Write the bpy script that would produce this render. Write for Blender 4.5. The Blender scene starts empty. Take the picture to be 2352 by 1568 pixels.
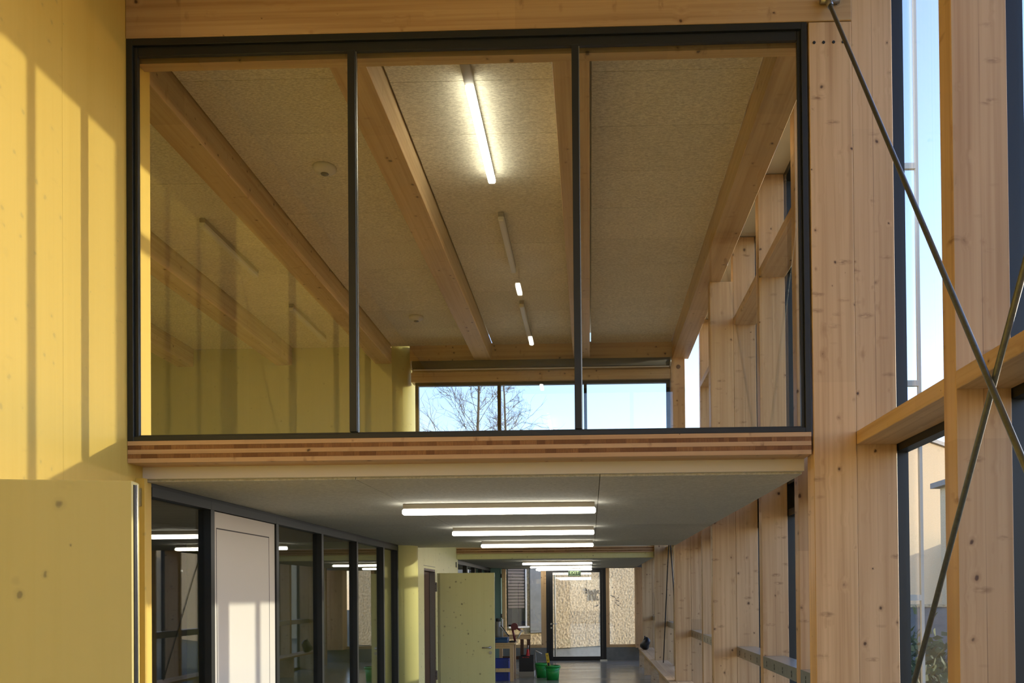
import bpy, bmesh, math, random
from mathutils import Matrix, Vector
random.seed(7)
sc = bpy.context.scene
col = sc.collection
EYE = 1.7                                    # eye height; heights below are given relative to the eye

# ------------------------------------------------------------------ camera
YAW, PITCH, ROLL, PX, PY, F = 0.023395686, 0.010752377, -0.009204332, 1311.128, 1341.507, 1900.0
cy, sy, cp, sp, cr, sr = math.cos(YAW), math.sin(YAW), math.cos(PITCH), math.sin(PITCH), math.cos(ROLL), math.sin(ROLL)
fwd = Vector((-sy*cp, cy*cp, sp)); right0 = Vector((cy, sy, 0)); up0 = right0.cross(fwd)
rgt = right0*cr + up0*sr; upv = -right0*sr + up0*cr
camd = bpy.data.cameras.new('camera'); cam = bpy.data.objects.new('camera', camd); col.objects.link(cam)
M = Matrix.Identity(4)
for i in range(3):
    M[i][0] = rgt[i]; M[i][1] = upv[i]; M[i][2] = -fwd[i]
M[2][3] = EYE
cam.matrix_world = M
camd.sensor_width = 36; camd.lens = F/2352*36
camd.shift_x = -(PX-1176)/2352; camd.shift_y = (PY-784)/2352
camd.clip_start = 0.05; camd.clip_end = 500
sc.camera = cam

# ------------------------------------------------------------------ light
sun_to = Vector((-1.0, -0.325, -0.16))      # low evening sun from ahead on the right
w = bpy.data.worlds.new('world'); sc.world = w; w.use_nodes = True
nt = w.node_tree; nt.nodes.clear()
wo = nt.nodes.new('ShaderNodeOutputWorld'); bg = nt.nodes.new('ShaderNodeBackground'); sky = nt.nodes.new('ShaderNodeTexSky')
sky.sky_type = 'NISHITA'; sky.sun_disc = False
sky.sun_elevation = math.radians(15); sky.sun_rotation = math.atan2(1.0, 0.325)
sky.air_density = 1.0; sky.dust_density = .3; sky.ozone_density = 2.5
tn = nt.nodes.new('ShaderNodeMix'); tn.data_type = 'RGBA'; tn.blend_type = 'MULTIPLY'; tn.inputs[0].default_value = 1; tn.inputs[7].default_value = (1.02, .88, 1.04, 1)
nt.links.new(sky.outputs[0], tn.inputs[6]); nt.links.new(tn.outputs[2], bg.inputs[0]); nt.links.new(bg.outputs[0], wo.inputs[0])
bg.inputs[1].default_value = 0.37
sund = bpy.data.lights.new('sun', 'SUN'); sun = bpy.data.objects.new('sun', sund); col.objects.link(sun)
sun.rotation_euler = sun_to.to_track_quat('-Z', 'Y').to_euler(); sun.location = (20, 10, 12)
sund.energy = 2.5; sund.angle = math.radians(0.6); sund.color = (1.0, 0.86, 0.68)
LAMP = 8.5
sc.view_settings.view_transform = 'Standard'; sc.view_settings.look = 'None'
sc.view_settings.gamma = 1.0; sc.view_settings.use_curve_mapping = False
sc.view_settings.exposure = 0.92
sc.cycles.use_denoising = True
sc.cycles.max_bounces = 14; sc.cycles.diffuse_bounces = 6; sc.cycles.transparent_max_bounces = 24; sc.cycles.glossy_bounces = 6
sc.cycles.caustics_reflective = False; sc.cycles.caustics_refractive = False

# ------------------------------------------------------------------ materials
def srgb(r, g, b):
    f = lambda c: (c/255/12.92) if c/255 <= .04045 else ((c/255+.055)/1.055)**2.4
    return (f(r), f(g), f(b), 1)
class NT:
    def __init__(s, name):
        s.m = bpy.data.materials.new(name); s.m.use_nodes = True; s.t = s.m.node_tree
        s.t.nodes.clear(); s.out = s.n('ShaderNodeOutputMaterial')
    def n(s, typ, **kw):
        x = s.t.nodes.new(typ)
        for k, v in kw.items(): setattr(x, k, v)
        return x
    def l(s, a, b): s.t.links.new(a, b)
    def math(s, op, a, b=None, c=None, clamp=False):
        x = s.n('ShaderNodeMath', operation=op); x.use_clamp = clamp
        for i, v in enumerate((a, b, c)):
            if v is None: continue
            if isinstance(v, (int, float)): x.inputs[i].default_value = v
            else: s.l(v, x.inputs[i])
        return x.outputs[0]
    def vmul(s, v, t):
        x = s.n('ShaderNodeVectorMath', operation='MULTIPLY'); s.l(v, x.inputs[0]); x.inputs[1].default_value = t; return x.outputs[0]
    def vadd(s, v, t):
        x = s.n('ShaderNodeVectorMath', operation='ADD'); s.l(v, x.inputs[0]); s.l(t, x.inputs[1]); return x.outputs[0]
    def noise(s, v, scale, detail=3, rough=.5):
        x = s.n('ShaderNodeTexNoise'); x.inputs['Scale'].default_value = scale; x.inputs['Detail'].default_value = detail
        x.inputs['Roughness'].default_value = rough
        if v is not None: s.l(v, x.inputs['Vector'])
        return x.outputs['Fac']
    def ramp(s, f, stops):
        x = s.n('ShaderNodeValToRGB'); e = x.color_ramp.elements
        while len(e) < len(stops): e.new(.5)
        for i, (p, c) in enumerate(stops):
            e[i].position = p; e[i].color = c if isinstance(c, tuple) else (c, c, c, 1)
        s.l(f, x.inputs[0]); return x.outputs[0]
    def maprange(s, f, a, b, c, d):
        x = s.n('ShaderNodeMapRange'); s.l(f, x.inputs[0])
        for i, v in enumerate((a, b, c, d)): x.inputs[i+1].default_value = v
        return x.outputs[0]
    def mix(s, f, a, b, mode='MIX'):
        x = s.n('ShaderNodeMix', data_type='RGBA', blend_type=mode)
        if isinstance(f, (int, float)): x.inputs[0].default_value = f
        else: s.l(f, x.inputs[0])
        for i, v in ((6, a), (7, b)):
            if isinstance(v, tuple): x.inputs[i].default_value = v
            else: s.l(v, x.inputs[i])
        return x.outputs[2]
    def bsdf(s, color, rough=.5, metal=0, spec=.5, bump=None, bstr=.2, bdist=.002):
        b = s.n('ShaderNodeBsdfPrincipled')
        if isinstance(color, tuple): b.inputs['Base Color'].default_value = color
        else: s.l(color, b.inputs['Base Color'])
        if isinstance(rough, (int, float)): b.inputs['Roughness'].default_value = rough
        else: s.l(rough, b.inputs['Roughness'])
        b.inputs['Metallic'].default_value = metal; b.inputs['Specular IOR Level'].default_value = spec
        if bump is not None:
            k = s.n('ShaderNodeBump'); k.inputs['Strength'].default_value = bstr; k.inputs['Distance'].default_value = bdist
            s.l(bump, k.inputs['Height']); s.l(k.outputs[0], b.inputs['Normal'])
        s.l(b.outputs[0], s.out.inputs[0]); return s.m
def rnd(s):
    o = s.n('ShaderNodeObjectInfo'); return o.outputs['Random']
def objcoord(s, offs=37.0):
    tc = s.n('ShaderNodeTexCoord'); r = rnd(s)
    cmb = s.n('ShaderNodeCombineXYZ')
    for i, k in enumerate((offs, offs*1.7, offs*.6)): s.l(s.math('MULTIPLY', r, k), cmb.inputs[i])
    return s.vadd(tc.outputs['Object'], cmb.outputs[0]), tc.outputs['Object'], r
def wood(name, axis='Z', base=(206, 172, 128), dark=(176, 136, 90), knot=1.0, paint=None, seam=None, tone=.12, smear=1.0, kcol=((128, 88, 50), (66, 42, 26))):
    s = NT(name); v, raw, r = objcoord(s)
    ax = 'XYZ'.index(axis)
    def sc3(c, l): return tuple(l if i == ax else c for i in range(3))
    # knots
    vk = s.n('ShaderNodeTexVoronoi'); vk.inputs['Scale'].default_value = 1; vk.inputs['Randomness'].default_value = 1
    nzc = s.n('ShaderNodeTexNoise'); nzc.inputs['Scale'].default_value = 26; s.l(v, nzc.inputs['Vector'])
    vj = s.n('ShaderNodeVectorMath', operation='MULTIPLY_ADD'); s.l(nzc.outputs['Color'], vj.inputs[0]); vj.inputs[1].default_value = (.022, .022, .022); s.l(v, vj.inputs[2])
    s.l(s.vmul(vj.outputs[0], sc3(10.5, 9.5)), vk.inputs['Vector']); kd = vk.outputs['Distance']
    cs = s.n('ShaderNodeSeparateColor'); s.l(vk.outputs['Color'], cs.inputs[0])
    kd = s.math('DIVIDE', kd, s.maprange(cs.outputs[0], .15, 1, .2, 1.7))
    hal = s.maprange(kd, .0, .34, 1, 0)
    # grain, bent round the knots
    cmb = s.n('ShaderNodeCombineXYZ')
    bend = s.math('MULTIPLY', hal, .012)
    for i in range(3):
        if i != ax: s.l(bend, cmb.inputs[i])
    vb = s.vadd(v, cmb.outputs[0])
    g1 = s.noise(s.vmul(vb, sc3(48, .8)), 1, 4, .55)
    g2 = s.noise(s.vmul(vb, sc3(14, .45)), 1, 2, .5)
    g3 = s.noise(s.vmul(v, sc3(2.2, .8)), 1, 1, .5)
    f = s.math('ADD', s.math('MULTIPLY', s.maprange(g1, .44, .70, 0, 1), .5), s.math('MULTIPLY', s.maprange(g2, .42, .68, 0, 1), .5))
    f = s.math('ADD', s.math('MULTIPLY', f, .75), s.math('MULTIPLY', s.maprange(g3, .3, .7, 0, 1), .25), clamp=True)
    c = s.mix(f, srgb(*base), srgb(*dark))
    # finger-jointed lengths, each its own tone
    sep = s.n('ShaderNodeSeparateXYZ'); s.l(v, sep.inputs[0])
    step = s.math('FLOOR', s.math('MULTIPLY', sep.outputs[ax], .55))
    wn = s.n('ShaderNodeTexWhiteNoise', noise_dimensions='1D'); s.l(step, wn.inputs['W'])
    val = s.math('ADD', s.maprange(wn.outputs['Value'], 0, 1, 1-tone, 1+tone*.6), s.maprange(r, 0, 1, -tone*.5, tone*.5))
    cm = s.n('ShaderNodeCombineXYZ')
    for i in range(3): s.l(val, cm.inputs[i])
    c = s.mix(1.0, c, cm.outputs[0], 'MULTIPLY')
    if paint: c = s.mix(paint[1], c, srgb(*paint[0]))
    # cross smears beside knots
    vs = s.n('ShaderNodeTexVoronoi'); vs.inputs['Scale'].default_value = 1
    s.l(s.vmul(v, sc3(4.2, 11)), vs.inputs['Vector'])
    sm = s.math('MULTIPLY', s.maprange(vs.outputs['Distance'], .05, .2, .7*smear, 0), s.maprange(s.noise(s.vmul(v, sc3(30, 90)), 1, 2), .35, .6, 0, 1))
    c = s.mix(sm, c, srgb(118, 82, 48))
    c = s.mix(s.maprange(kd, .06, .17, .38*knot, 0), c, srgb(*kcol[0]))
    c = s.mix(s.maprange(kd, .05, .09, .85*knot, 0), c, srgb(*kcol[1]))
    if seam is not None:
        sp2 = s.n('ShaderNodeSeparateXYZ'); s.l(raw, sp2.inputs[0])
        d = s.math('ABSOLUTE', sp2.outputs[seam])
        wob = s.maprange(s.noise(s.vmul(v, sc3(1, 1.3)), 1, 2), .4, .62, 0, .7)
        c = s.mix(s.math('MULTIPLY', s.maprange(d, .0006, .0018, 1, 0), wob), c, srgb(90, 62, 40))
    return s.bsdf(c, .5, spec=.35, bump=g1, bstr=.12, bdist=.001)
W_POST = wood('spruce_upright', 'Z', (211, 179, 135), (168, 131, 87))
W_FIN = wood('spruce_upright_two_boards', 'Z', (208, 176, 134), (168, 131, 88), seam=0)
W_BEAMY = wood('spruce_along_hall', 'Y', (216, 186, 142), (174, 138, 92), smear=.6)
W_BEAMX = wood('spruce_across_hall', 'X', (208, 178, 132), (164, 128, 84), smear=.6)
W_LAM = wood('slab_layer', 'X', (200, 166, 124), (174, 136, 94), tone=.08)
W_BENCH = wood('bench_spruce', 'Y', (210, 182, 144), (176, 144, 106), smear=.4)
def endgrain():
    s = NT('slab_end_grain'); v, raw, r = objcoord(s)
    g = s.noise(s.vmul(v, (160, 20, 30)), 1, 2)
    c = s.mix(r, srgb(158, 112, 66), srgb(116, 76, 42)); c = s.mix(s.maprange(g, .35, .65, 0, .35), c, srgb(96, 60, 34))
    return s.bsdf(c, .6, spec=.3)
W_END = endgrain()
def yellow(name, a, b, knot=.55, axis='Z'):
    return wood(name, axis, a, b, knot=knot, paint=(tuple(int((x+y)/2) for x, y in zip(a, b)), .45), tone=.03, smear=.12, kcol=((142, 128, 84), (118, 110, 78)))
Y_WALL = yellow('yellow_stained_panel', (214, 184, 94), (204, 172, 80), .25)
Y_LEAF = yellow('yellow_stained_leaf', (198, 184, 114), (190, 175, 102), .8)
G_WALL = yellow('green_yellow_stained_panel', (192, 190, 124), (184, 180, 114), .3)
G_LEAF = yellow('pale_yellow_stained_leaf', (226, 222, 162), (218, 212, 150), .9)
TEAL = yellow('teal_painted_board', (126, 158, 148), (112, 146, 138), .0)
def flat(name, c, rough=.5, metal=0, spec=.5, n=0, ns=30, nc=None):
    s = NT(name); cc = srgb(*c); bump = None
    if n:
        v, raw, r = objcoord(s); bump = s.noise(v, ns, 4, .6)
        cc = s.mix(s.maprange(bump, .3, .7, 0, n), srgb(*c), srgb(*(nc or tuple(int(x*.6) for x in c))))
    return s.bsdf(cc, rough, metal, spec, bump, .15, .002)
BLACK = flat('black_anodised_aluminium', (33, 36, 35), .42, .1)
BLACK2 = flat('black_gasket', (14, 14, 14), .5)
STEEL = flat('brushed_steel', (176, 176, 172), .3, 1, n=.2, ns=60)
GALV = flat('galvanised_steel', (184, 188, 186), .3, .9, n=.5, ns=25, nc=(152, 156, 158))
GALVROD = flat('grey_galvanised_rod', (104, 106, 96), .42, .6, n=.5, ns=60, nc=(70, 72, 64))
WHITE = flat('white_lacquer', (204, 202, 196), .4)
WHITEB = flat('white_trim_board', (214, 208, 190), .6)
LAMPBODY = flat('lamp_housing_grey', (158, 150, 134), .45)
PLASTIC = flat('white_plastic', (222, 220, 208), .4)
DARK = flat('dark_fabric', (46, 44, 40), .8)
DGREY = flat('dark_grey_lens', (120, 118, 108), .3)
BROWN = flat('dark_brown_lining', (84, 52, 30), .5, n=.4, ns=20)
CONC = flat('grey_concrete', (126, 128, 124), .7, n=.6, ns=6, nc=(96, 98, 96))
BLUE = flat('blue_crate_plastic', (44, 62, 150), .4)
BLUE2 = flat('dark_blue_case', (30, 72, 116), .4)
GREEN = flat('green_bucket_plastic', (34, 150, 62), .35)
RED = flat('red_plastic', (186, 26, 26), .35)
DRED = flat('dark_red_metal', (104, 34, 38), .4)
YEL = flat('yellow_tool', (226, 186, 42), .4)
BLK = flat('black_plastic', (20, 20, 22), .45)
BARK = flat('bark', (104, 92, 78), .9)
GREYBOX = flat('grey_carton', (176, 172, 162), .7)
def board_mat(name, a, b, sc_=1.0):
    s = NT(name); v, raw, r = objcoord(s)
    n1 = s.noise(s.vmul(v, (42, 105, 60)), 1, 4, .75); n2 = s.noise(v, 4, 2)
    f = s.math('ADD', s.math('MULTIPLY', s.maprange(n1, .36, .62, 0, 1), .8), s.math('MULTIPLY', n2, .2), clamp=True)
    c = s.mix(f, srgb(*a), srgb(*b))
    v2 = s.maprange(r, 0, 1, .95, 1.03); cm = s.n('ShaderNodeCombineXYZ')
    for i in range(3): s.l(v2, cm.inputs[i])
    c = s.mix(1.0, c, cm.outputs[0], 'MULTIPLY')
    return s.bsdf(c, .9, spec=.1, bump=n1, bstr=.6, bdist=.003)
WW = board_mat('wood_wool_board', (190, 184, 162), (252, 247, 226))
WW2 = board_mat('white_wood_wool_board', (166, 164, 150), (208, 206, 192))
def glass(name, tint=(.93, .96, .95, 1), f0=.045, gain=1.0):
    s = NT(name)
    geo = s.n('ShaderNodeNewGeometry'); d = s.n('ShaderNodeVectorMath', operation='DOT_PRODUCT')
    s.l(geo.outputs['Normal'], d.inputs[0]); s.l(geo.outputs['Incoming'], d.inputs[1])
    k = s.math('POWER', s.math('SUBTRACT', 1.0, s.math('ABSOLUTE', d.outputs['Value']), clamp=True), 5)
    f = s.math('MULTIPLY_ADD', k, 1-f0, f0, clamp=True)
    if gain != 1: f = s.math('MULTIPLY', f, gain, clamp=True)
    tr = s.n('ShaderNodeBsdfTransparent'); tr.inputs[0].default_value = tint
    gl = s.n('ShaderNodeBsdfGlossy'); gl.inputs['Roughness'].default_value = 0.0; gl.inputs[0].default_value = (1, 1, 1, 1)
    mx = s.n('ShaderNodeMixShader'); s.l(f, mx.inputs[0]); s.l(tr.outputs[0], mx.inputs[1]); s.l(gl.outputs[0], mx.inputs[2])
    s.l(mx.outputs[0], s.out.inputs[0]); return s.m
GLASS = glass('clear_window_glass')
GLASS_P = glass('partition_glass', (.94, .95, .90, 1), .05)
GLASS_C = glass('corridor_partition_glass', (.82, .84, .80, 1), .085)
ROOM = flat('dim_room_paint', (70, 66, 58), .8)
def emit(name, c, st):
    s = NT(name); e = s.n('ShaderNodeEmission'); e.inputs[0].default_value = c; e.inputs[1].default_value = st
    s.l(e.outputs[0], s.out.inputs[0]); return s.m
LIT = emit('lit_diffuser', (1.0, .95, .86, 1), LAMP)
def floor_mat():
    s = NT('polished_concrete'); tc = s.n('ShaderNodeTexCoord'); v = tc.outputs['Object']
    n1 = s.noise(s.vmul(v, (.5, 1.6, 1)), 1, 4, .6); n2 = s.noise(v, 9, 4, .6)
    c = s.mix(s.maprange(n1, .38, .62, 0, 1), srgb(152, 150, 138), srgb(122, 122, 116)); c = s.mix(s.maprange(n2, .4, .6, 0, .25), c, srgb(98, 98, 92))
    return s.bsdf(c, s.maprange(n1, .3, .7, .12, .3), spec=.6)
FLOOR = floor_mat()
def stucco_mat(name, a, b):
    s = NT(name); tc = s.n('ShaderNodeTexCoord'); v = tc.outputs['Object']
    n1 = s.noise(v, 22, 4, .6); n2 = s.noise(v, 2, 2)
    c = s.mix(s.maprange(n1, .35, .65, 0, .8), srgb(*a), srgb(*b))
    return s.bsdf(c, .95, spec=.1, bump=n1, bstr=.8, bdist=.01)
STUCCO = stucco_mat('rough_cast_render', (222, 200, 158), (150, 130, 96))
SLATM = flat('brown_blind_slat', (96, 84, 76), .5)
HOUSE = stucco_mat('house_render', (214, 194, 158), (190, 168, 130))
GROUND = flat('outside_ground', (120, 116, 100), .95, n=.6, ns=1.5, nc=(84, 92, 60))
HEDGE = flat('shrub_leaves', (76, 92, 44), .8, n=.7, ns=8)
PAINT = flat('black_spray_paint', (28, 26, 28), .7)
SIGN = flat('exit_sign_plate', (44, 62, 42), .4)
SIGNL = flat('exit_sign_letters', (150, 168, 120), .5)

# ------------------------------------------------------------------ builders
BOXF = [(0, 3, 2, 1), (4, 5, 6, 7), (0, 1, 5, 4), (1, 2, 6, 5), (2, 3, 7, 6), (3, 0, 4, 7)]
def link(name, me, mat, parent=None, loc=(0, 0, 0)):
    o = bpy.data.objects.new(name, me); col.objects.link(o); o.location = loc
    if mat and not me.materials: me.materials.append(mat)
    if parent is not None:
        pw = parent.matrix_basis.copy(); q = parent.parent; pp = parent
        while pp.parent is not None:
            pw = pp.parent.matrix_basis @ pp.matrix_parent_inverse @ pw; pp = pp.parent
        o.parent = parent; o.matrix_parent_inverse = pw.inverted()
    return o
def bm_box(bm, x0, x1, y0, y1, z0, z1):
    vs = [bm.verts.new(p) for p in ((x0, y0, z0), (x1, y0, z0), (x1, y1, z0), (x0, y1, z0), (x0, y0, z1), (x1, y0, z1), (x1, y1, z1), (x0, y1, z1))]
    return [bm.faces.new([vs[i] for i in f]) for f in BOXF]
def fin(name, bm, mat, parent=None, loc=(0, 0, 0), smooth=False):
    bmesh.ops.recalc_face_normals(bm, faces=bm.faces)
    me = bpy.data.meshes.new(name); bm.to_mesh(me); bm.free()
    if smooth:
        for p in me.polygons: p.use_smooth = True
    return link(name, me, mat, parent, loc)
def box(name, x0, x1, y0, y1, h0, h1, mat, parent=None, bev=0.0, rz=0.0, **tags):
    cx, cyy, cz = (x0+x1)/2, (y0+y1)/2, (h0+h1)/2+EYE
    bm = bmesh.new(); bm_box(bm, x0-cx, x1-cx, y0-cyy, y1-cyy, h0+EYE-cz, h1+EYE-cz)
    if bev: bmesh.ops.bevel(bm, geom=bm.edges[:], offset=bev, segments=1, affect='EDGES')
    o = fin(name, bm, mat, parent, (cx, cyy, cz))
    o.rotation_euler.z = rz
    if tags: tag(o, **tags)
    return o
def tag(o, label=None, category=None, group=None, kind=None):
    for k, v in (('label', label), ('category', category), ('group', group), ('kind', kind)):
        if v: o[k] = v
    return o
def root(name, loc, label, category, group=None, kind=None, rz=0):
    o = bpy.data.objects.new(name, None); col.objects.link(o); o.location = (loc[0], loc[1], loc[2]+EYE); o.rotation_euler.z = rz
    return tag(o, label, category, group, kind)
def cyl_bm(bm, p0, p1, r0, r1=None, n=12, cap=True):
    r1 = r0 if r1 is None else r1
    p0, p1 = Vector(p0), Vector(p1); d = (p1-p0).normalized()
    a = d.orthogonal().normalized(); b = d.cross(a)
    A, B = [], []
    for i in range(n):
        t = 2*math.pi*i/n; q = a*math.cos(t)+b*math.sin(t)
        A.append(bm.verts.new(p0+q*r0)); B.append(bm.verts.new(p1+q*r1))
    for i in range(n): bm.faces.new((A[i], A[(i+1) % n], B[(i+1) % n], B[i]))
    if cap: bm.faces.new(A[::-1]); bm.faces.new(B)
def P(x, y, h): return (x, y, h+EYE)
def cyl(name, p0, p1, r, mat, parent=None, r1=None, n=12, smooth=True, **tags):
    mid = (Vector(p0)+Vector(p1))/2
    bm = bmesh.new(); cyl_bm(bm, Vector(p0)-mid, Vector(p1)-mid, r, r1, n)
    o = fin(name, bm, mat, parent, mid)
    if smooth:
        for p in o.data.polygons: p.use_smooth = len(p.vertices) == 4
    if tags: tag(o, **tags)
    return o
def lathe(name, c, prof, mat, parent=None, n=20, caps=True, **tags):
    bm = bmesh.new(); rings = []
    for r, z in prof: rings.append([bm.verts.new((r*math.cos(2*math.pi*i/n), r*math.sin(2*math.pi*i/n), z)) for i in range(n)])
    for A, B in zip(rings, rings[1:]):
        for i in range(n): bm.faces.new((A[i], A[(i+1) % n], B[(i+1) % n], B[i]))
    if caps: bm.faces.new(rings[0][::-1])
    me = bpy.data.meshes.new(name); bm.normal_update(); bm.to_mesh(me); bm.free()
    for p in me.polygons: p.use_smooth = len(p.vertices) == 4
    o = link(name, me, mat, parent, c)
    if tags: tag(o, **tags)
    return o
def prism(name, pts, h0, h1, mat, parent=None, smooth=False, **tags):
    """plan outline pts extruded from h0 to h1"""
    cx = sum(p[0] for p in pts)/len(pts); cyy = sum(p[1] for p in pts)/len(pts); cz = (h0+h1)/2+EYE
    bm = bmesh.new()
    A = [bm.verts.new((x-cx, y-cyy, h0+EYE-cz)) for x, y in pts]; B = [bm.verts.new((x-cx, y-cyy, h1+EYE-cz)) for x, y in pts]
    n = len(pts)
    for i in range(n): bm.faces.new((A[i], A[(i+1) % n], B[(i+1) % n], B[i]))
    bm.faces.new(A[::-1]); bm.faces.new(B)
    o = fin(name, bm, mat, parent, (cx, cyy, cz))
    if smooth:
        for p in o.data.polygons: p.use_smooth = len(p.vertices) == 4
    if tags: tag(o, **tags)
    return o

FL = -1.7; XW = -2.5; FY = 4.414; CEIL = .648; YB = 10.75; Y2 = 15.42; YE = 20.9
UC = 3.25       # upper ceiling
PITCHF = 1.213
fy = lambda k: 4.44 + PITCHF*k

# ------------------------------------------------------------------ large structure
S = dict(kind='structure')
box('floor', -6.8, 1.78, -5.2, 21.15, FL-.25, FL, FLOOR, label='polished grey concrete floor running down the corridor', category='floor', **S)
box('ground', -60, 80, -50, 110, FL-.6, FL-.27, GROUND, label='grassy ground outside the glass', category='ground', **S)
box('ceiling', -6.8, 1.80, -5.2, 11.0, 3.47, 3.62, WHITEB, label='plain roof deck above the beams', category='ceiling', **S)
# left wall of the entrance hall (painted boards)
wl = root('wall_left', (XW, 0, FL), 'bright yellow stained timber wall on the left of the glazed gallery', 'wall', kind='structure')
ys = [-5.0, -3.8, -2.6, -1.4, -.2, 1.0, 2.2, 3.28, 3.87, 4.66]
for a, b in zip(ys, ys[1:]):
    box('wall_panel', XW-.14, XW, a+.0006, b-.0006, FL, 3.46, Y_WALL, wl)
box('wall_back', -6.7, -1.2, -5.2, -5.0, FL, 3.46, Y_WALL, label='yellow end wall behind the viewer', category='wall', **S)
box('wall_left_outer', -6.8, -6.6, -5.0, 21.1, FL, 3.46, G_WALL, label='outer left wall hidden beyond the gallery', category='wall', **S)
wb = root('window_back', (.3, -5.1, FL), 'tall glazed end of the entrance hall behind the viewer', 'window', kind='structure')
for x in (-1.195, -.25, .7, 1.65): box('frame_upright', x, x+.06, -5.15, -5.06, FL, 3.46, BLACK, wb)
for h in (FL, .80, 3.40):
    for x in (-1.134, -.189, .761): box('frame_rail', x, x+.882, -5.15, -5.06, h, h+.06, BLACK, wb)
for h, t in ((FL+.06, .80), (.86, 3.40)):
    for x in (-1.134, -.189, .761): box('pane', x, x+.882, -5.105, -5.097, h, t, GLASS, wb)
# cross wall with rounded end at the back of the first section
pts = [(-6.6, YB), (-2.57, YB)]
for i in range(1, 12):
    t = -math.pi/2+math.pi*i/12; pts.append((-2.57+.265*math.cos(t), YB+.265+.265*math.sin(t)))
pts += [(-2.57, YB+.53), (-6.6, YB+.53)]
o = prism('wall_middle', pts, FL, 3.46, G_WALL, smooth=False, label='yellow-green cross wall with a rounded end at the far side of the gallery room', category='wall', **S)
for p in o.data.polygons:
    if len(p.vertices) == 4 and abs(p.center.x+o.location.x+2.4) < .3 and p.area < 1.2: p.use_smooth = True
# second hall: depth wall with door opening
w2 = root('wall_left_rear', (XW, 12, FL), 'pale yellow-green wall of the second hall, sunlit at the top', 'wall', kind='structure')
box('wall_panel', XW-.14, XW, 11.28, 12.40, FL, 1.85, G_LEAF, w2)
box('wall_panel', XW-.14, XW, 12.4015, 13.2985, .40, 1.85, G_LEAF, w2)
box('wall_panel', XW-.14, XW, 13.30, 14.5, FL, 1.85, G_LEAF, w2)
box('wall_panel', XW-.14, XW, 14.5015, 15.60, FL, 1.85, G_LEAF, w2)
box('trim_shadow_gap', XW-.0, XW+.012, 11.29, 11.31, FL, 1.85, BLACK2, label='thin black joint behind the rounded yellow wall end', category='trim', **S)
box('ceiling_rear', -6.6, 1.8, 11.0, 15.45, 1.85, 1.98, WHITEB, label='roof over the second hall', category='ceiling', **S)
box('ceiling_far', -6.6, 1.8, 15.45, 21.15, .87, 1.0, WHITEB, label='roof over the far corridor section', category='ceiling', **S)
box('wall_rear_upstand', -6.6, 1.8, 15.45, 15.6, 1.0, 1.85, G_LEAF, label='upstand above the far slab edge', category='wall', **S)
box('trim_rear_gable', -2.3, 1.75, 11.0, 11.1, 1.981, 2.05, WHITEB, label='roof edge below the gallery rear window', category='trim', **S)

# slabs: cross laminated timber with lamella layers
def slab(name, y0, y1, x0, x1, hb, th, label, detail):
    r = root(name, (0, y0, hb), label, 'floor slab', kind='structure')
    n = 5; hh = th/n
    for i in range(n):
        a, b = hb+i*hh, hb+(i+1)*hh
        if i % 2 == 0:
            box('lamella', x0, x1, y0+random.uniform(0, .0008), y1, a, b-.0004, W_LAM, r)
        else:
            box('core_layer', x0, x1, y0+.06, y1, a, b-.0004, W_END, r)
            x = x0
            while x < x1-.001:
                wv = random.choice((.028, .045, .06, .075, .09)) * (1 if detail else 2.2)
                e = min(x1, x+wv)
                if x1-e < .02: e = x1
                box('end_grain_block', x, e-.0003, y0+random.uniform(.0004, .0022), y0+.06, a+.0003, b-.0006, W_END, r)
                x = e
    return r
slab('gallery_floor_slab', FY, 11.38, XW+.002, 1.182, .727, .118, 'layered timber floor slab edge under the wide gallery window', True)
slab('rear_floor_slab', Y2, 21.0, XW+.002, 1.19, .757, .11, 'distant layered timber slab edge above the far corridor', False)
box('trim_front_board', XW+.001, 1.182, 4.567, 4.60, .661, .7265, WHITEB, label='white board under the gallery slab edge', category='trim', **S)
box('trim_rear_board', XW+.001, 1.19, 15.46, 15.52, .655, .756, G_LEAF, label='pale board under the distant slab edge', category='trim', **S)
# left extension of the gallery floor (room widens behind the wall)
box('gallery_floor_left', -6.6, XW-.001, 4.66, YB, .70, .845, W_LAM, label='gallery floor continuing to the left behind the yellow wall', category='floor', **S)

# ceilings of wood wool boards
def ceiling_boards(name, xs, yy, h, th, mat, label):
    r = root(name, (0, yy[0], h), label, 'ceiling', kind='structure')
    for (xa, xb, off) in xs:
        cuts = [yy[0]]; y = yy[0]+off
        while y < yy[1]-.1:
            if y > cuts[-1]+.05: cuts.append(y)
            y += yy[2]
        cuts.append(yy[1])
        for a, b in zip(cuts, cuts[1:]):
            z = random.uniform(0, .0012)
            box('ceiling_board', xa+.002, xb-.002, a+.002, b-.002, h+z, h+th, mat, r)
    return r
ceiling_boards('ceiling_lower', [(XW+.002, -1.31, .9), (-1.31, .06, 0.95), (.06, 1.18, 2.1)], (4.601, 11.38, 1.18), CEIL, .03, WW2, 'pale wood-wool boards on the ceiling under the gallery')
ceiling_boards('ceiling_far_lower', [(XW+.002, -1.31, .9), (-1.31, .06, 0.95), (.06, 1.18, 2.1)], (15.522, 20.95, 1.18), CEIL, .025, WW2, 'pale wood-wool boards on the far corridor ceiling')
BW = .215
BX = [1.303, .024, -1.255, -2.573, -3.886, -5.195]      # right face of every beam
BLAB = ['beam along the right glass wall, first from the windows', 'beam just behind the right window mullion', 'long ceiling beam passing behind the left window mullion',
        'beam ending at the rounded green wall', 'ceiling beam leading to the back left wall corner', 'shortest visible ceiling beam, at the far left of the gallery']
for x, l in zip(BX, BLAB):
    box('ceiling_beam', x-BW, x, 4.62, YB, 3.028, UC+.03, W_BEAMY, bev=.003, label='spruce '+l, category='beam')
xs = []
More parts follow.
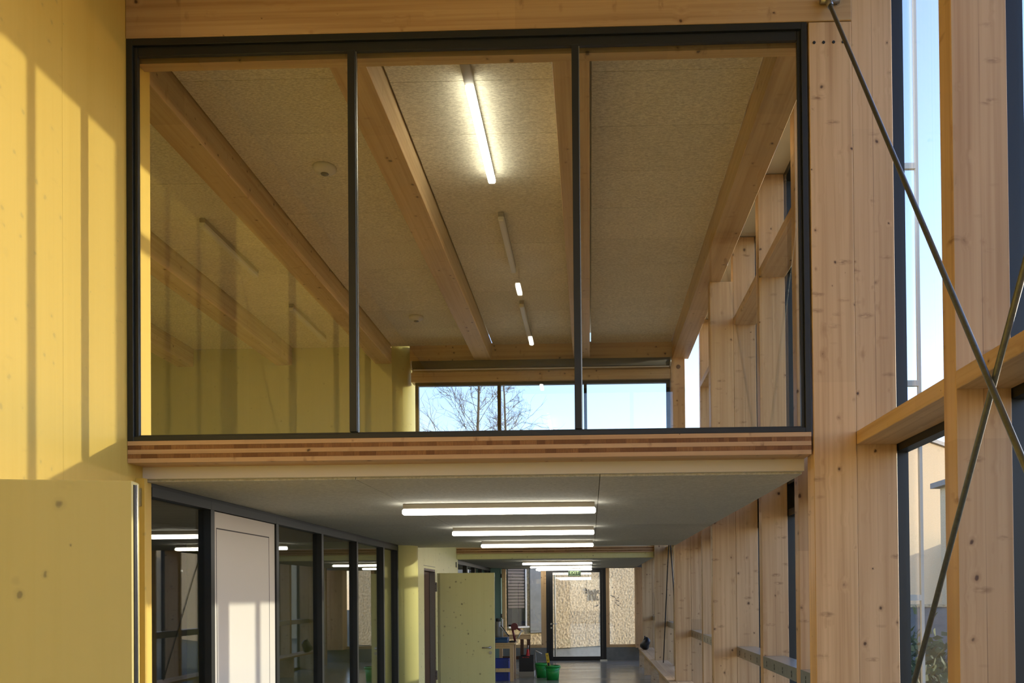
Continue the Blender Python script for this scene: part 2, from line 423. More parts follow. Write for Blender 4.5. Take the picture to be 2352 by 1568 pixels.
for i in range(len(BX)-1): xs.append((BX[i+1]+.013, BX[i]-BW-.006, .5+.06*(i % 2)))
xs.append((-6.6, BX[-1]-BW, .5))
ceiling_boards('ceiling_upper', xs, (4.63, YB-.01, .61), UC, .04, WW, 'speckled beige wood-wool boards between the gallery ceiling beams')
box('lintel_beam', XW+.001, 1.42, FY-.005, 4.60, 3.039, 3.46, W_BEAMX, bev=.003, label='deep spruce lintel above the wide gallery window', category='beam')
box('inner_head_board', -2.498, 1.175, 4.53, 4.60, 2.975, 3.038, W_BEAMX, label='spruce board behind the top of the gallery window frame', category='board')
box('rear_lintel_beam', -2.33, 1.19, YB-.02, YB+.18, 3.03, UC+.02, W_BEAMX, label='spruce cross beam above the roller blind', category='beam')
# upper room back wall, window, side
box('rear_window_rail', -2.31, 1.064, YB-.04, YB+.14, 2.772, 2.895, W_BEAMX, label='spruce rail between roller blind and rear gallery window', category='beam')
box('wall_rear_sill', -2.31, 1.19, YB, YB+.14, .85, 1.2, W_BEAMX, label='timber parapet under the rear gallery window', category='wall', **S)
box('blind_backboard', -2.31, 1.064, YB+.02, YB+.14, 2.8955, 3.0295, W_BEAMX, label='spruce board behind the rolled-up blind', category='board')
p = box('corner_post', 1.065, 1.25, YB-.05, YB+.14, .846, 3.028, W_POST, bev=.003, label='spruce corner post at the right of the rear gallery window', category='post')
cyl('bolt_plug', P(1.165, YB-.053, 2.915), P(1.165, YB-.045, 2.915), .028, BROWN, p, n=16)
r = root('window_rear', (0, YB, 1.2), 'rear gallery window with a thin dark frame and sky behind', 'window', kind='structure')
x0, x1, h0, h1 = -2.27, 1.06, 1.2, 2.772
for a, b in ((x0, x0+.045), (-1.19, -1.145), (-.06, -.02), (x1-.045, x1)): box('frame_upright', a, b, YB+.02, YB+.08, h0, h1, BLACK, r)
for a, b in ((h0, h0+.05), (h1-.04, h1)): box('frame_rail', x0+.045, x1-.045, YB+.021, YB+.079, a, b, BLACK, r)
for a, b in ((x0+.045, -1.19), (-1.145, -.06), (-.02, x1-.045)): box('pane', a, b, YB+.045, YB+.053, h0+.05, h1-.04, GLASS, r)
# roller blind
rb = root('roller_blind', (0, YB-.12, 2.96), 'dark rolled-up blind above the rear gallery window', 'blind')
cyl('blind_roll', P(-2.27, YB-.12, 2.968), P(1.045, YB-.12, 2.968), .052, DARK, rb, n=20)
box('hem_bar', -2.26, 1.04, YB-.132, YB-.114, 2.898, 2.908, WHITE, rb)
for x in (-2.29, 1.0455): cyl('end_bracket', P(x, YB-.12, 2.965), P(x+.018, YB-.12, 2.965), .06, STEEL, rb, n=16)

# ------------------------------------------------------------------ fins and columns on the right
def up_top(y): return 3.46 if y < 10.95 else (1.85 if y < 15.5 else .87)
ordn = ['first', 'second', 'third', 'fourth', 'fifth', 'sixth', 'seventh', 'eighth']
for k in range(-7, 14):
    y = fy(k); top = up_top(y)
    if k == -1: lab, g = 'widest spruce fin, standing in front of the right glass wall behind the steel cross', None
    elif k == 0: lab, g = 'spruce fin beside the gallery window column, dark glass frame on its right', None
    elif k < -1: lab, g = 'spruce fin of the glass wall beside or behind the viewer', 'fins beside the viewer'
    elif k <= 5: lab, g = ['', 'spruce fin seen edge-on at the right end of the gallery window', 'spruce fin next to the black frame strip under the gallery ceiling', 'wide knotty fin attached to the tall column behind the steel rails',
                           'narrow sunlit fin peeping out left of the tall column', 'thin fin with bright edge, second left of the tall column'][k], None
    else: lab, g = 'distant spruce fin of the right wall, %s beyond the end of the gallery' % ordn[k-6], None
    box('timber_fin', 1.4215, 1.635, y-.02 if k == 0 else y-.0, y+.11, FL, top, W_FIN, bev=.0025, label=lab, category='post', group=g)
clab = {0: 'tall spruce column at the right end of the gallery window, four screws near its top', 3: 'tall spruce column in the corridor right of the ceiling lamps', 6: 'distant spruce column right behind the first corridor section',
        9: 'distant spruce column with the thin crossed rods to its right', 12: 'farthest spruce column, next to the exit window'}
for k in (-6, -3, 0, 3, 6, 9, 12):
    y = fy(k) - (.026 if k == 0 else 0)
    top = {0: 3.036, 3: 3.027}.get(k, up_top(y))
    c = box('timber_column', 1.194, 1.42, y, y+.13, FL, top, W_POST, bev=.003, label=clab.get(k, 'spruce column of the glass wall behind the viewer'), category='column', group=None if k >= 0 else 'columns behind the viewer')
    if k == 0:
        for x in (1.222, 1.272, 1.325, 1.375): cyl('screw', P(x, y-.003, 2.925), P(x, y+.004, 2.925), .008, BLACK, c, n=10)

# ------------------------------------------------------------------ right glass wall, one window per bay
GX = 1.69
for k in range(-7, 13):
    a, b = fy(k)+.055, fy(k+1)+.055; top = up_top(a)-.05
    if k == -1: lab = 'tall glass bay showing sky and a neighbouring house, right of the gallery column'
    elif k == -2: lab = 'glass bay at the right edge of the photo behind the crossed rods'
    elif k < -2: lab = 'glass bay beside or behind the viewer'
    elif k < 5: lab = '%s glass bay beyond the gallery front on the right wall' % ordn[k]
    else: lab = 'distant glass bay of the right wall, %s after the gallery' % ordn[k-5]
    r = root('window_%d' % (k+8), (GX, a, FL), lab, 'window', 'glass bays beside the viewer' if k < -2 else None, 'structure')
    rails = [FL, top]
    if a < 4.3 or 10.95 < a < 15.3: rails.insert(1, .738)
    elif a < 10.9: rails[1:1] = [.62, .88] + ([2.64] if a > 5 else [])
    box('frame_upright', 1.637, 1.71, a-.032, a+.032, FL, top+.05, BLACK, r)
    prev = None
    for h in rails:
        t = .055
        box('frame_rail', 1.64, 1.708, a+.033, b-.033, h, h+t, BLACK, r)
        if prev is not None:
            if abs(prev-.62) < .01 and abs(h-.88) < .01: box('spandrel_panel', 1.68, 1.70, a+.033, b-.033, prev+t, h, BLACK, r)
            else: box('pane', GX-.004, GX+.004, a+.02, b-.02, prev+t-.01, h+.01, GLASS, r)
        prev = h
# transoms
for k in range(-7, 12):
    a, b = fy(k)+.111, fy(k+1)-.001
    if k == 0-1: b -= .02
    if a < 4.3 or 11.0 < a < 14.9:
        g = None
        if k == -1: lab = 'spruce crossboard between the widest fin and the gallery column'
        elif k == -2: lab = 'spruce crossboard right of the widest fin, crossed by steel rods'
        elif k < -2: lab, g = 'spruce crossboard in the glass wall beside the viewer', 'crossboards beside the viewer'
        else: lab, g = 'spruce crossboard between distant fins of the second hall, %s from the viewer' % ordn[k-6], None
        box('crossboard', 1.4215, 1.636, a, b, .775, .846, W_BEAMY, bev=.003, label=lab, category='crossboard', group=g)
    elif a < 10.6 and 1 <= k <= 4:
        box('crossboard', 1.4215, 1.636, a, b, 2.60, 2.672, W_BEAMY, bev=.003, label='upper spruce crossboard in the %s gallery window bay' % ordn[max(k, 0)], category='crossboard')

# slotted steel rails between the fins
for k in range(0, 12):
    a, b = fy(k)+.112, fy(k+1)-.002
    lab = {0: 'steel rail end just showing right of the corridor fin', 1: 'nearest slotted steel rail, at the bottom right between two fins', 2: 'slotted steel rail directly right of the tall corridor column'}.get(k)
    g = None
    if not lab: lab = 'distant slotted steel rail between fins, %s beyond the tall column' % (ordn+['ninth', 'tenth'])[k-3]
    r = root('steel_rail', (1.42, a, -.63), lab, 'rail', g)
    rf = box('rail_face', 1.42, 1.424, a, b, -.628, -.532, GALV, r)
    box('rail_top', 1.4245, 1.60, a, b, -.536, -.532, GALV, r)
    if k < 6:
        n = 4
        for i in range(n):
            yy = b-(b-a)*(i+.5)/n
            for dz in (-.597, -.571): box('slot', 1.4185, 1.4199, yy-.005, yy+.005, dz-.012, dz+.008, BLACK2, rf)

# cross bracing
def brace(name, ya, yb, hb, ht, label, rr, xx=1.3):
    r = root(name, (xx, (ya+yb)/2, hb), label, 'brace')
    for off, (p, q) in ((-.012, ((yb, ht), (ya, hb))), (.012, ((ya, ht), (yb-.12, hb)))):
        a, b = P(xx+off, p[0], p[1]), P(xx+off, q[0], q[1])
        rd = cyl('rod', a, b, rr, GALVROD, r, n=14)
        va, vb = Vector(a), Vector(b); d = (vb-va).normalized()
        cyl('rod_fork', va-d*.02, va+d*.09, rr*1.5, STEEL, rd, n=12)
        cyl('rod_fork', vb-d*.09, vb+d*.0, rr*1.5, STEEL, rd, n=12)
    cyl('end_bolt', P(xx-.05, yb, ht-.0), P(xx+.05, yb, ht-.0), rr*2.0, STEEL, r, n=16)
    return r
brace('cross_brace', 1.06, 4.385, -1.68, 3.135, 'large crossed steel rods in front of the right glass wall', .0105)
r = root('cross_brace', (1.3, 13.5, -1.25), 'distant crossed rods between the far spruce columns', 'brace')
cyl('rod', P(1.288, 14.76, -1.25), P(1.288, 12.92, 1.80), .009, BLACK, r); cyl('rod', P(1.312, 12.25, -1.25), P(1.312, 14.12, 1.80), .009, BLACK, r)

# ------------------------------------------------------------------ gallery front window
r = root('window_gallery', (0, FY, .845), 'wide three-pane gallery window in a black frame above the corridor', 'window', kind='structure')
XL, XR, HB, HT = -2.499, 1.183, .8455, 3.0385
def frame_part(nm, x0, x1, h0, h1, y0, y1): box(nm, x0, x1, y0, y1, h0, h1, BLACK, r, bev=.0015)
y0 = FY+.0
frame_part('frame_upright', XL, XL+.034, HB, HT, y0, y0+.065); frame_part('frame_upright', XR-.030, XR, HB, HT, y0, y0+.065)
frame_part('frame_rail', XL+.034, XR-.03, HT-.036, HT, y0, y0+.065); frame_part('frame_rail', XL+.034, XR-.03, HB, HB+.024, y0, y0+.065)
y1 = y0+.016
frame_part('glazing_bead', XL+.0345, XL+.055, HB+.025, HT-.037, y1, y0+.04); frame_part('glazing_bead', XR-.048, XR-.0305, HB+.025, HT-.037, y1, y0+.04)
frame_part('glazing_bead', XL+.056, XR-.049, HT-.086, HT-.0365, y1, y0+.04); frame_part('glazing_bead', XL+.056, XR-.049, HB+.0245, HB+.034, y1, y0+.04)
for a, b in ((-1.288, -1.247), (-.074, -.036)):
    frame_part('mullion', a, b, HB+.035, HT-.087, y0+.004, y0+.055)
    box('mullion_edge', b+.0002, b+.0042, y0+.02, y0+.03, HB+.035, HT-.065, STEEL, r)
for a, b in ((XL+.04, -1.268), (-1.266, -.055), (-.053, XR-.04)): box('pane', a, b, y0+.03, y0+.038, HB+.03, HT-.05, GLASS_P, r)

# ------------------------------------------------------------------ corridor glass partitions on the left
def partition(nm, ys_, label, door=None, h_t=.6285, hf=.575):
    r = root(nm, (XW, ys_[0], FL), label, 'partition')
    for a, b in zip(ys_, ys_[1:]+[ys_[-1]+.05]): box('head_rail', -2.57, XW, a+.002, b+.0, hf, h_t, BLACK, r)
    box('head_gap', -2.57, XW-.004, ys_[0], ys_[-1]+.05, h_t+.0005, h_t+.022, BLACK2, r)
    for i, (a, b) in enumerate(zip(ys_, ys_[1:])):
        if i > 0: box('mullion', -2.585, XW-.001, a-.002, a+.052, FL, hf-.0005, BLACK, r); aa = a+.053
        else: aa = a
        if door == i:
            d = box('door_panel', -2.56, XW-.012, aa+.01, b-.012, FL+.01, hf-.005, WHITE, r)
            ya, yb2, ht = aa+.045, b-.125, .462
            for q in ((ya, yb2, ht-.008, ht), (ya, ya+.006, FL+.02, ht-.0085), (yb2-.006, yb2, FL+.02, ht-.0085)):
                box('groove', XW-.0125, XW-.0113, q[0], q[1], q[2], q[3], BLACK2, d)
        else:
            box('pane', -2.552, -2.544, aa-.01, b+.005, FL+.04, hf+.004, GLASS_C, r)
            box('bottom_rail', -2.57, XW-.002, aa, b-.003, FL, FL+.045, BLACK, r)
    b = ys_[-1]; box('mullion', -2.585, XW-.001, b-.002, b+.05, FL, hf-.0005, BLACK, r)
    return r
partition('glass_partition', [4.667, 5.405, 6.545, 7.66, 8.82, 9.965, 10.69], 'black framed glass partition with a white door panel, left of the corridor', 1)
partition('far_glass_partition', [15.6, 16.75, 17.9, 19.05, 20.2, 20.75], 'small distant dark framed partition behind the pale yellow door', None)
box('wall_partition_jamb', -2.60, XW-.002, 15.59, 15.598, FL, .62, BLACK, label='dark jamb at the start of the distant partition', category='wall', **S)
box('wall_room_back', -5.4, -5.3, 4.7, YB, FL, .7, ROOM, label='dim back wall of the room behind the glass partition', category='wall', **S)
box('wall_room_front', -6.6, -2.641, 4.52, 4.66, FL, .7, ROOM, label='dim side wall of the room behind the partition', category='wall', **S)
box('wall_upper_left', -6.6, -2.641, 4.52, 4.66, .70, 3.46, G_WALL, label='green-yellow front wall of the gallery room, hidden left part', category='wall', **S)
box('door_frame_strip', XW+.001, XW+.05, 4.495, 4.525, FL, .655, Y_WALL, label='narrow yellow door lining at the corridor entrance', category='door lining')

# ------------------------------------------------------------------ doors
def leaf(nm, x_h, yy, wdt, top, rz, mat, label, hinge_left=True, detail=True, th=.06):
    r = root(nm, (x_h, yy, FL), label, 'door', kind='structure')
    box('door_leaf', x_h, x_h+wdt, yy, yy+th, FL+.01, top, mat, r, bev=.004)
    box('edge_seal', x_h+wdt+.0003, x_h+wdt+.003, yy+.006, yy+.024, FL+.02, top-.012, BLACK2, r)
    box('edge_plate', x_h+wdt+.0004, x_h+wdt+.004, yy+.0245, yy+.034, FL+.02, top-.01, STEEL, r)
    if hinge_left:
        for i, dx in enumerate((.012, .034)): box('rebate_line', x_h+dx, x_h+dx+.006, yy-.0012, yy-.0002, FL+.02, top-.006, BLACK2, r)
        for h in (.22-.1, -1.3):
            hg = box('hinge', x_h-.06, x_h-.004, yy-.012, yy+.0, h-.075, h+.075, STEEL, r)
            for q in range(4): cyl('hinge_screw', P(x_h-.045+.02*(q % 2), yy-.0155, h-.05+.03*q), P(x_h-.045+.02*(q % 2), yy-.0125, h-.05+.03*q), .005, BLACK, hg, n=8)
    hx = x_h+wdt-.075
    hd = root('handle', (hx, yy, -.86), None, None); hd.parent = r; hd.matrix_parent_inverse = r.matrix_basis.inverted()
    for k_ in ('label', 'category'):
        if k_ in hd: del hd[k_]
    cyl('lever_rose', P(hx, yy-.0005, -.862), P(hx, yy-.012, -.862), .026, STEEL, hd, n=18)
    cyl('lever_neck', P(hx, yy-.012, -.862), P(hx, yy-.05, -.862), .009, STEEL, hd)
    cyl('lever', P(hx+.008, yy-.05, -.862), P(hx-.125, yy-.05, -.862), .0095, STEEL, hd)
    cyl('lock_cylinder', P(hx+.004, yy-.0005, -.945), P(hx+.004, yy-.014, -.945), .026, STEEL, r, n=18)
    r.rotation_euler.z = rz
    return r
leaf('door_2', XW+.03, 13.31, .925, .343, 0.0, G_LEAF, 'pale yellow door leaf standing open across the corridor, lever handle on its right edge', th=.05)
# near leaf: free edge at the left of the corridor
NL = dict(x=-2.48, y=2.285)
leaf('door_1', NL['x'], NL['y'], 1.104, .3565, math.radians(10.9), Y_LEAF, 'large yellow door leaf standing open at the lower left', hinge_left=False)
fr = root('door_3', (XW, 12.8, FL), 'dark brown lined doorway beside the open pale yellow door', 'door', kind='structure')
box('lining', XW-.14, XW-.002, 12.4025, 12.43, FL, .398, BROWN, fr); box('lining', XW-.14, XW-.002, 13.27, 13.2975, FL, .398, BROWN, fr)
box('lining', XW-.14, XW-.002, 12.431, 13.269, .365, .398, BROWN, fr); box('inner_leaf', XW-.135, XW-.09, 12.431, 13.269, FL, .364, BROWN, fr)
box('edge_plate', XW-.085, XW-.004, 13.262, 13.2685, FL, .36, STEEL, fr)
box('head_mark', XW-.0005, XW+.002, 12.37, 13.3, .437, .443, BLACK2, fr)
# hinge plates of the missing fire door
for y, l in ((4.56, 'small steel hinge plate on the yellow jamb at the corridor entrance'), (15.36, 'small dark hinge plate on the wall beside the distant slab')):
    box('hinge_plate', XW+.018 if y < 5 else XW+.0005, XW+.034 if y < 5 else XW+.012, y-.02 if y > 5 else 4.488, y+.03 if y > 5 else 4.4945, .50, .60, BLK if y > 5 else STEEL, label=l, category='hinge')

# ------------------------------------------------------------------ lamps
def lamp(x0, x1, y0, y1, h, lit, label, g, axis='X'):
    r = root('tube_lamp', ((x0+x1)/2, (y0+y1)/2, h), label, 'lamp', g)
    box('housing', x0, x1, y0, y1, h-.038, h-.0005, LAMPBODY, r, bev=.003)
    e = .006
    xa, xb, ya, yb = (x0-e, x1+e, y0-.002, y1+.002) if axis == 'X' else (x0-.002, x1+.002, y0-e, y1+e)
    box('diffuser', xa, xb, ya, yb, h-.078, h-.0385, LIT if lit else PLASTIC, r, bev=.008)
    return r
for y, l in ((5.86, 'nearest and longest lit tube lamp under the gallery'), (8.0, 'second lit tube lamp under the gallery'), (10.13, 'third lit tube lamp, just before the distant slab')):
    lamp(-1.33, .037, y, y+.06, CEIL, True, l, None)
for y, l in ((16.4, 'first lit tube lamp of the far corridor'), (18.55, 'middle lit tube lamp of the far corridor'), (20.5, 'last lit tube lamp, in front of the exit door')):
    lamp(-1.335, .035, y, y+.06, CEIL, True, l, None)
lamp(-.755, -.705, 5.16, 6.35, UC, True, 'the lit tube lamp on the gallery ceiling', None, 'Y')
box('lamp_feed_box', -.76, -.70, 4.95, 5.15, UC-.05, UC-.0005, LAMPBODY, label='grey feed box ahead of the lit gallery lamp', category='box')
for (x, y), l in zip(((-.73, 6.99), (-.73, 9.12), (-3.3, 6.99), (-3.3, 9.1), (-3.3, 4.9)), ('unlit tube lamp behind the lit gallery lamp', 'unlit tube lamp at the rear of the gallery, above the cross beam', 'unlit tube lamp in the left gallery bay',
        'farther unlit tube lamp in the left gallery bay', 'unlit tube lamp hidden at the front left of the gallery')):
    lamp(x-.025, x+.025, y, y+1.15, UC, False, l, None, 'Y')
for y in (.0, -1.8, -4.2):
    r = lamp(-.755, -.705, y, y+.26, 3.30, True, 'short lit ceiling lamp in the entrance hall, seen only as a reflection', 'entrance hall lamps', 'Y')
    box('stem', -.74, -.72, y+.1, y+.12, 3.2995, 3.4695, LAMPBODY, r)

# detectors
for (x, y), l in (((-1.985, 6.2), 'round white detector on the ceiling left of the left mullion'), ((-2.005, 9.6), 'round white detector near the rear of the gallery ceiling')):
    d = lathe('smoke_detector', P(x, y, UC), [(.085, 0), (.085, -.022), (.07, -.034), (.045, -.05), (.001, -.052)], PLASTIC, label=l, category='detector')
    lathe('detector_lens', P(x, y, UC-.0525), [(.03, 0), (.026, -.006), (.001, -.008)], DGREY, d)

# ------------------------------------------------------------------ bench along the right wall
b = root('wall_bench', (1.1, 14, FL), 'long spruce bench along the right wall of the far hall', 'bench')
box('bench_top', 1.085, 1.19, 8.3, 18.9, -1.29, -1.25, W_BENCH, b, bev=.003)
ks = [3, 6, 9, 12]
for a, c in ((fy(3)+.131, fy(6)-.001), (fy(6)+.131, fy(9)-.001), (fy(9)+.131, 18.9)):
    for k in range(3, 13):
        pass
    box('bench_top', 1.1905, 1.42, a, c, -1.29, -1.25, W_BENCH, b, bev=.003)
for y in (9.5, 11.62, 13.4, 15.26, 17.1, 18.82): box('bench_support', 1.10, 1.415, y, y+.04, FL, -1.2905, W_BENCH, b)
bm = bmesh.new(); bmesh.ops.create_icosphere(bm, subdivisions=3, radius=1)
for v in bm.verts:
    v.co = Vector((v.co.x*.11, v.co.y*.16, v.co.z*(.13+.05*v.co.x)))
    v.co += Vector((math.sin(v.co.z*30)*.015, 0, math.sin(v.co.x*25+v.co.y*9)*.02))
bg_ = fin('work_bag', bm, BLK, None, P(1.19, 18.2, -1.125), True); tag(bg_, 'black bag lying on the far end of the bench', 'bag')
bm = bmesh.new(); cyl_bm(bm, (-.02, -.05, .1), (.0, 0, .17), .012); cyl_bm(bm, (.0, 0, .17), (.02, .05, .1), .012)
fin('bag_handle', bm, BLK, bg_, P(1.19, 18.2, -1.125))

# ------------------------------------------------------------------ exit facade
r = root('door_4', (-.36, YE, FL), 'glazed exit door in a wide black frame at the corridor end', 'door', kind='structure')
dx0, dx1, dt = -1.115, .394, .6285
box('frame_upright', dx0, dx0+.09, YE, YE+.09, FL, dt, BLACK2, r); box('frame_upright', dx1-.09, dx1, YE, YE+.09, FL, dt, BLACK2, r)
box('frame_rail', dx0+.091, dx1-.091, YE, YE+.09, .575, dt, BLACK2, r); box('threshold', dx0+.091, dx1-.091, YE, YE+.09, FL, FL+.02, BLACK2, r)
box('leaf_stile', dx0+.092, dx0+.165, YE-.01, YE+.06, FL+.022, .573, BLACK2, r); box('leaf_stile', dx1-.15, dx1-.092, YE-.01, YE+.06, FL+.022, .573, BLACK2, r)
box('leaf_rail', dx0+.166, dx1-.151, YE-.01, YE+.06, FL+.022, FL+.10, BLACK2, r); box('leaf_rail', dx0+.166, dx1-.151, YE-.01, YE+.06, .525, .573, BLACK2, r)
box('pane', dx0+.16, dx1-.145, YE+.02, YE+.028, FL+.09, .53, GLASS, r)
cyl('lever_handle', P(dx0+.125, YE-.05, -.77), P(dx0+.27, YE-.05, -.77), .011, STEEL, r)
cyl('handle_rose', P(dx0+.125, YE-.055, -.77), P(dx0+.125, YE-.011, -.77), .024, STEEL, r)
cyl('lock_cylinder', P(dx0+.125, YE-.02, -.87), P(dx0+.125, YE-.011, -.87), .022, STEEL, r)
cyl('pull_bar', P(dx0+.215, YE+.10, FL+.1), P(dx0+.215, YE+.10, .5), .02, WHITE, r)
box('floor_stop', dx1-.16, dx1+.02, YE-.12, YE-.04, FL, FL+.03, STEEL, r)
sg = root('exit_sign', (-.4, YE-.3, .54), 'small dark green exit sign hanging above the exit door', 'sign')
box('sign_plate', -.545, -.235, YE-.28, YE-.26, .42, .57, SIGN, sg); box('hanger', -.40, -.38, YE-.28, YE-.27, .571, .628, BLACK, sg)
fc = bpy.data.curves.new('sign_letters', 'FONT'); fc.body = 'EXIT'; fc.size = .11; fc.extrude = .002; fc.align_x = 'CENTER'; fc.align_y = 'CENTER'
fo = bpy.data.objects.new('letters_tmp', fc); col.objects.link(fo)
me_ = bpy.data.meshes.new_from_object(fo); bpy.data.objects.remove(fo); me_.materials.clear(); fo = link('sign_letters', me_, SIGNL)
fo.location = P(-.39, YE-.283, .505); fo.rotation_euler = (math.pi/2, 0, 0); fo.parent = sg; fo.matrix_parent_inverse = sg.matrix_basis.inverted()
box('sign_stripe', -.52, -.26, YE-.2835, YE-.2805, .432, .442, SIGNL, sg)
# right side light
r = root('window_exit_right', (.8, YE, -1.37), 'timber framed window right of the exit door', 'window', kind='structure')
box('frame_upright', dx1+.001, .482, YE, YE+.09, -1.37, .6285, W_POST, r); box('frame_rail', .4825, 1.19, YE, YE+.09, -1.37, -1.30, W_BEAMX, r)
box('pane', .4825, 1.19, YE+.04, YE+.048, -1.30, .6285, GLASS, r)
box('wall_end_right', .395, 1.75, YE-.01, YE+.2, FL, -1.371, CONC, label='grey concrete base right of the exit door', category='wall', **S)
box('exit_post', 1.12, 1.70, YE-.3, YE+.1, -1.369, .6285, W_POST, label='wide spruce panel in the corner right of the exit window', category='post')
box('wall_end_left', -6.6, dx0-.001, YE-.01, YE+.2, FL, -1.371, CONC, label='grey concrete base left of the exit door', category='wall', **S)
r = root('window_exit_left', (-1.7, YE, -1.37), 'timber framed window left of the exit door, neighbour wall behind', 'window', kind='structure')
for a, b_ in ((dx0-.13, dx0-.002), (-2.235, -2.14)): box('frame_upright', a, b_, YE, YE+.09, -1.37, .6285, W_POST, r)
box('frame_rail', -2.139, dx0-.131, YE, YE+.09, -1.37, -1.29, W_BEAMX, r)
box('pane', -2.139, dx0-.131, YE+.04, YE+.048, -1.29, .6285, GLASS, r)
box('handrail', -1.72, -1.31, YE-.02, YE-.008, -.945, -.935, STEEL, r)
# teal board and door at far left
tb = root('teal_door', (-2.3, 20.72, FL), 'tall teal painted board with two hinges left of the far window', 'board')
box('board_face', -2.50, -2.26, 20.70, 20.75, FL, .6285, TEAL, tb); box('board_edge', -2.259, -2.225, 20.69, 20.76, FL, .6285, TEAL, tb, bev=.008)
for h in (.45, -.55, -1.25): cyl('hinge', P(-2.225, 20.685, h-.05), P(-2.225, 20.685, h+.05), .012, BLK, tb)
box('wall_end_teal', -6.6, -2.236, YE, YE+.15, -1.37, .87, TEAL, label='teal end wall left of the far window', category='wall', **S)
box('wall_end_head', -2.236, 1.78, YE, YE+.2, .629, .87, CONC, label='grey head wall above the exit door', category='wall', **S)

# ------------------------------------------------------------------ outside the exit: rough cast wall (real relief)
ang = math.radians(38)
ax_ = Vector((math.cos(ang), math.sin(ang), 0)); nrm = Vector((math.sin(ang), -math.cos(ang), 0))
from mathutils import noise as mn
def roughwall(name, org, length, height, step, amp, mat, lab):
    nu, nv = int(length/step), int(height/step); vs = []; fs = []
    for j in range(nv+1):
        for i in range(nu+1):
            u, v = i*step, j*step; q = Vector((u*17, v*17, 3.1))
            d = (mn.noise(q)+.6*mn.noise(q*2.3))*amp + .03*(1 if u > length*.62 else 0)
            p = ax_*u+nrm*d; vs.append((p.x, p.y, v))
    for j in range(nv):
        for i in range(nu):
            a = j*(nu+1)+i; fs.append((a, a+1, a+nu+2, a+nu+1))
    me = bpy.data.meshes.new(name); me.from_pydata(vs, [], fs); me.update()
    for p in me.polygons: p.use_smooth = True
    o = link(name, me, mat, None, org); tag(o, lab, 'wall', kind='structure'); return o
wo_ = Vector((-3.2, 21.6, FL+EYE+.15)); 
rw = roughwall('wall_neighbour', wo_, 7.2, 4.2, .022, .013, STUCCO, 'sunlit beige rough-cast wall outside the exit door')
bk = Vector(wo_)-nrm*.2
prism('wall_neighbour_body', [(wo_.x-nrm.x*.06, wo_.y-nrm.y*.06), (wo_.x+ax_.x*7.2-nrm.x*.06, wo_.y+ax_.y*7.2-nrm.y*.06), (wo_.x+ax_.x*7.2-nrm.x*.4, wo_.y+ax_.y*7.2-nrm.y*.4), (wo_.x-nrm.x*.4, wo_.y-nrm.y*.4)],
      FL-.27, 2.5, CONC, label='masonry core of the wall outside the exit', category='wall', **S)
# graffiti strokes on the wall
def on_wall(px, py, dist=.02):
    dx = (px-PX)/F; dy = (py-PY)/F
    d = fwd+rgt*dx-upv*dy
    t = (Vector(wo_)-Vector((0, 0, EYE))).dot(nrm)/d.dot(nrm)
    return Vector((0, 0, EYE))+d*t+nrm*dist
bmg = bmesh.new()
strokes = [[(1344, 1350), (1347, 1357)], [(1345, 1359), (1346, 1362)], [(1351, 1353), (1354, 1363), (1358, 1356), (1363, 1364), (1367, 1353)], [(1355, 1379), (1354, 1366), (1359, 1362), (1365, 1379), (1369, 1360)], [(1367, 1362), (1371, 1356), (1375, 1356), (1372, 1360), (1376, 1362)],
           [(1372, 1369), (1370, 1375), (1375, 1377)], [(1369, 1392), (1373, 1389)]]
strokes2 = [[(1401, 1366), (1406, 1369), (1411, 1371)], [(1419, 1371), (1414, 1376), (1412, 1382), (1415, 1388), (1421, 1390), (1424, 1386), (1420, 1380), (1414, 1378)], [(1404, 1350), (1407, 1348)]]
for s_ in strokes+strokes2:
    for a, b_ in zip(s_, s_[1:]): cyl_bm(bmg, on_wall(*a)-Vector(wo_), on_wall(*b_)-Vector(wo_), .017, n=5)
g_ = fin('graffiti', bmg, PAINT, rw, Vector(wo_)); g_['label'] = 'black spray-painted letter scrawl'
# neighbour window with blind seen in the left exit window, grey sheet for the shaded wall
def wl_pt(px, d): q = on_wall(px, 1400, d); return q
nwroot = root('neighbour_window', (-2, 22, -.9), 'dark window with a slatted blind in the wall outside, left of the exit', 'window')
qa, qb = on_wall(1164, 1400, 0), on_wall(1206, 1400, 0)
ua, ub = (qa-Vector(wo_)).dot(ax_), (qb-Vector(wo_)).dot(ax_)
def wbox(name, u0, u1, d0, d1, h0, h1, mat, parent):
    bm = bmesh.new(); c = Vector(wo_)+ax_*((u0+u1)/2)+nrm*((d0+d1)/2); c.z = (h0+h1)/2+EYE
    bm_box(bm, -(u1-u0)/2, (u1-u0)/2, -(d1-d0)/2, (d1-d0)/2, -(h1-h0)/2, (h1-h0)/2)
    o = fin(name, bm, mat, parent, c); o.rotation_euler.z = ang; return o
wbox('dark_glass', ua, ub, .03, .05, -.88, 1.0, BLK, nwroot)
for i in range(16): wbox('slat', ua, ub-.04, .052, .075, .95-.085*i-.065, .95-.085*i, SLATM, nwroot)
wbox('sill', ua-.02, ub+.05, .052, .14, -.93, -.885, WHITE, nwroot)
wbox('side_frame', ub-.04, ub, .052, .09, -.88, 1.0, WHITE, nwroot)
gp = root('shaded_wall_sheet', (-1, 22.5, 0), 'grey sheet painted as the shaded part of the wall outside, between blind window and exit door', 'painted shade')  # shade on the render, put in as a flat grey sheet
qc, qd = on_wall(1215, 1400, 0), on_wall(1252, 1400, 0)
wbox('shade_sheet', (qc-Vector(wo_)).dot(ax_), (qd-Vector(wo_)).dot(ax_), .03, .07, -1.08, 1.2, CONC, gp)

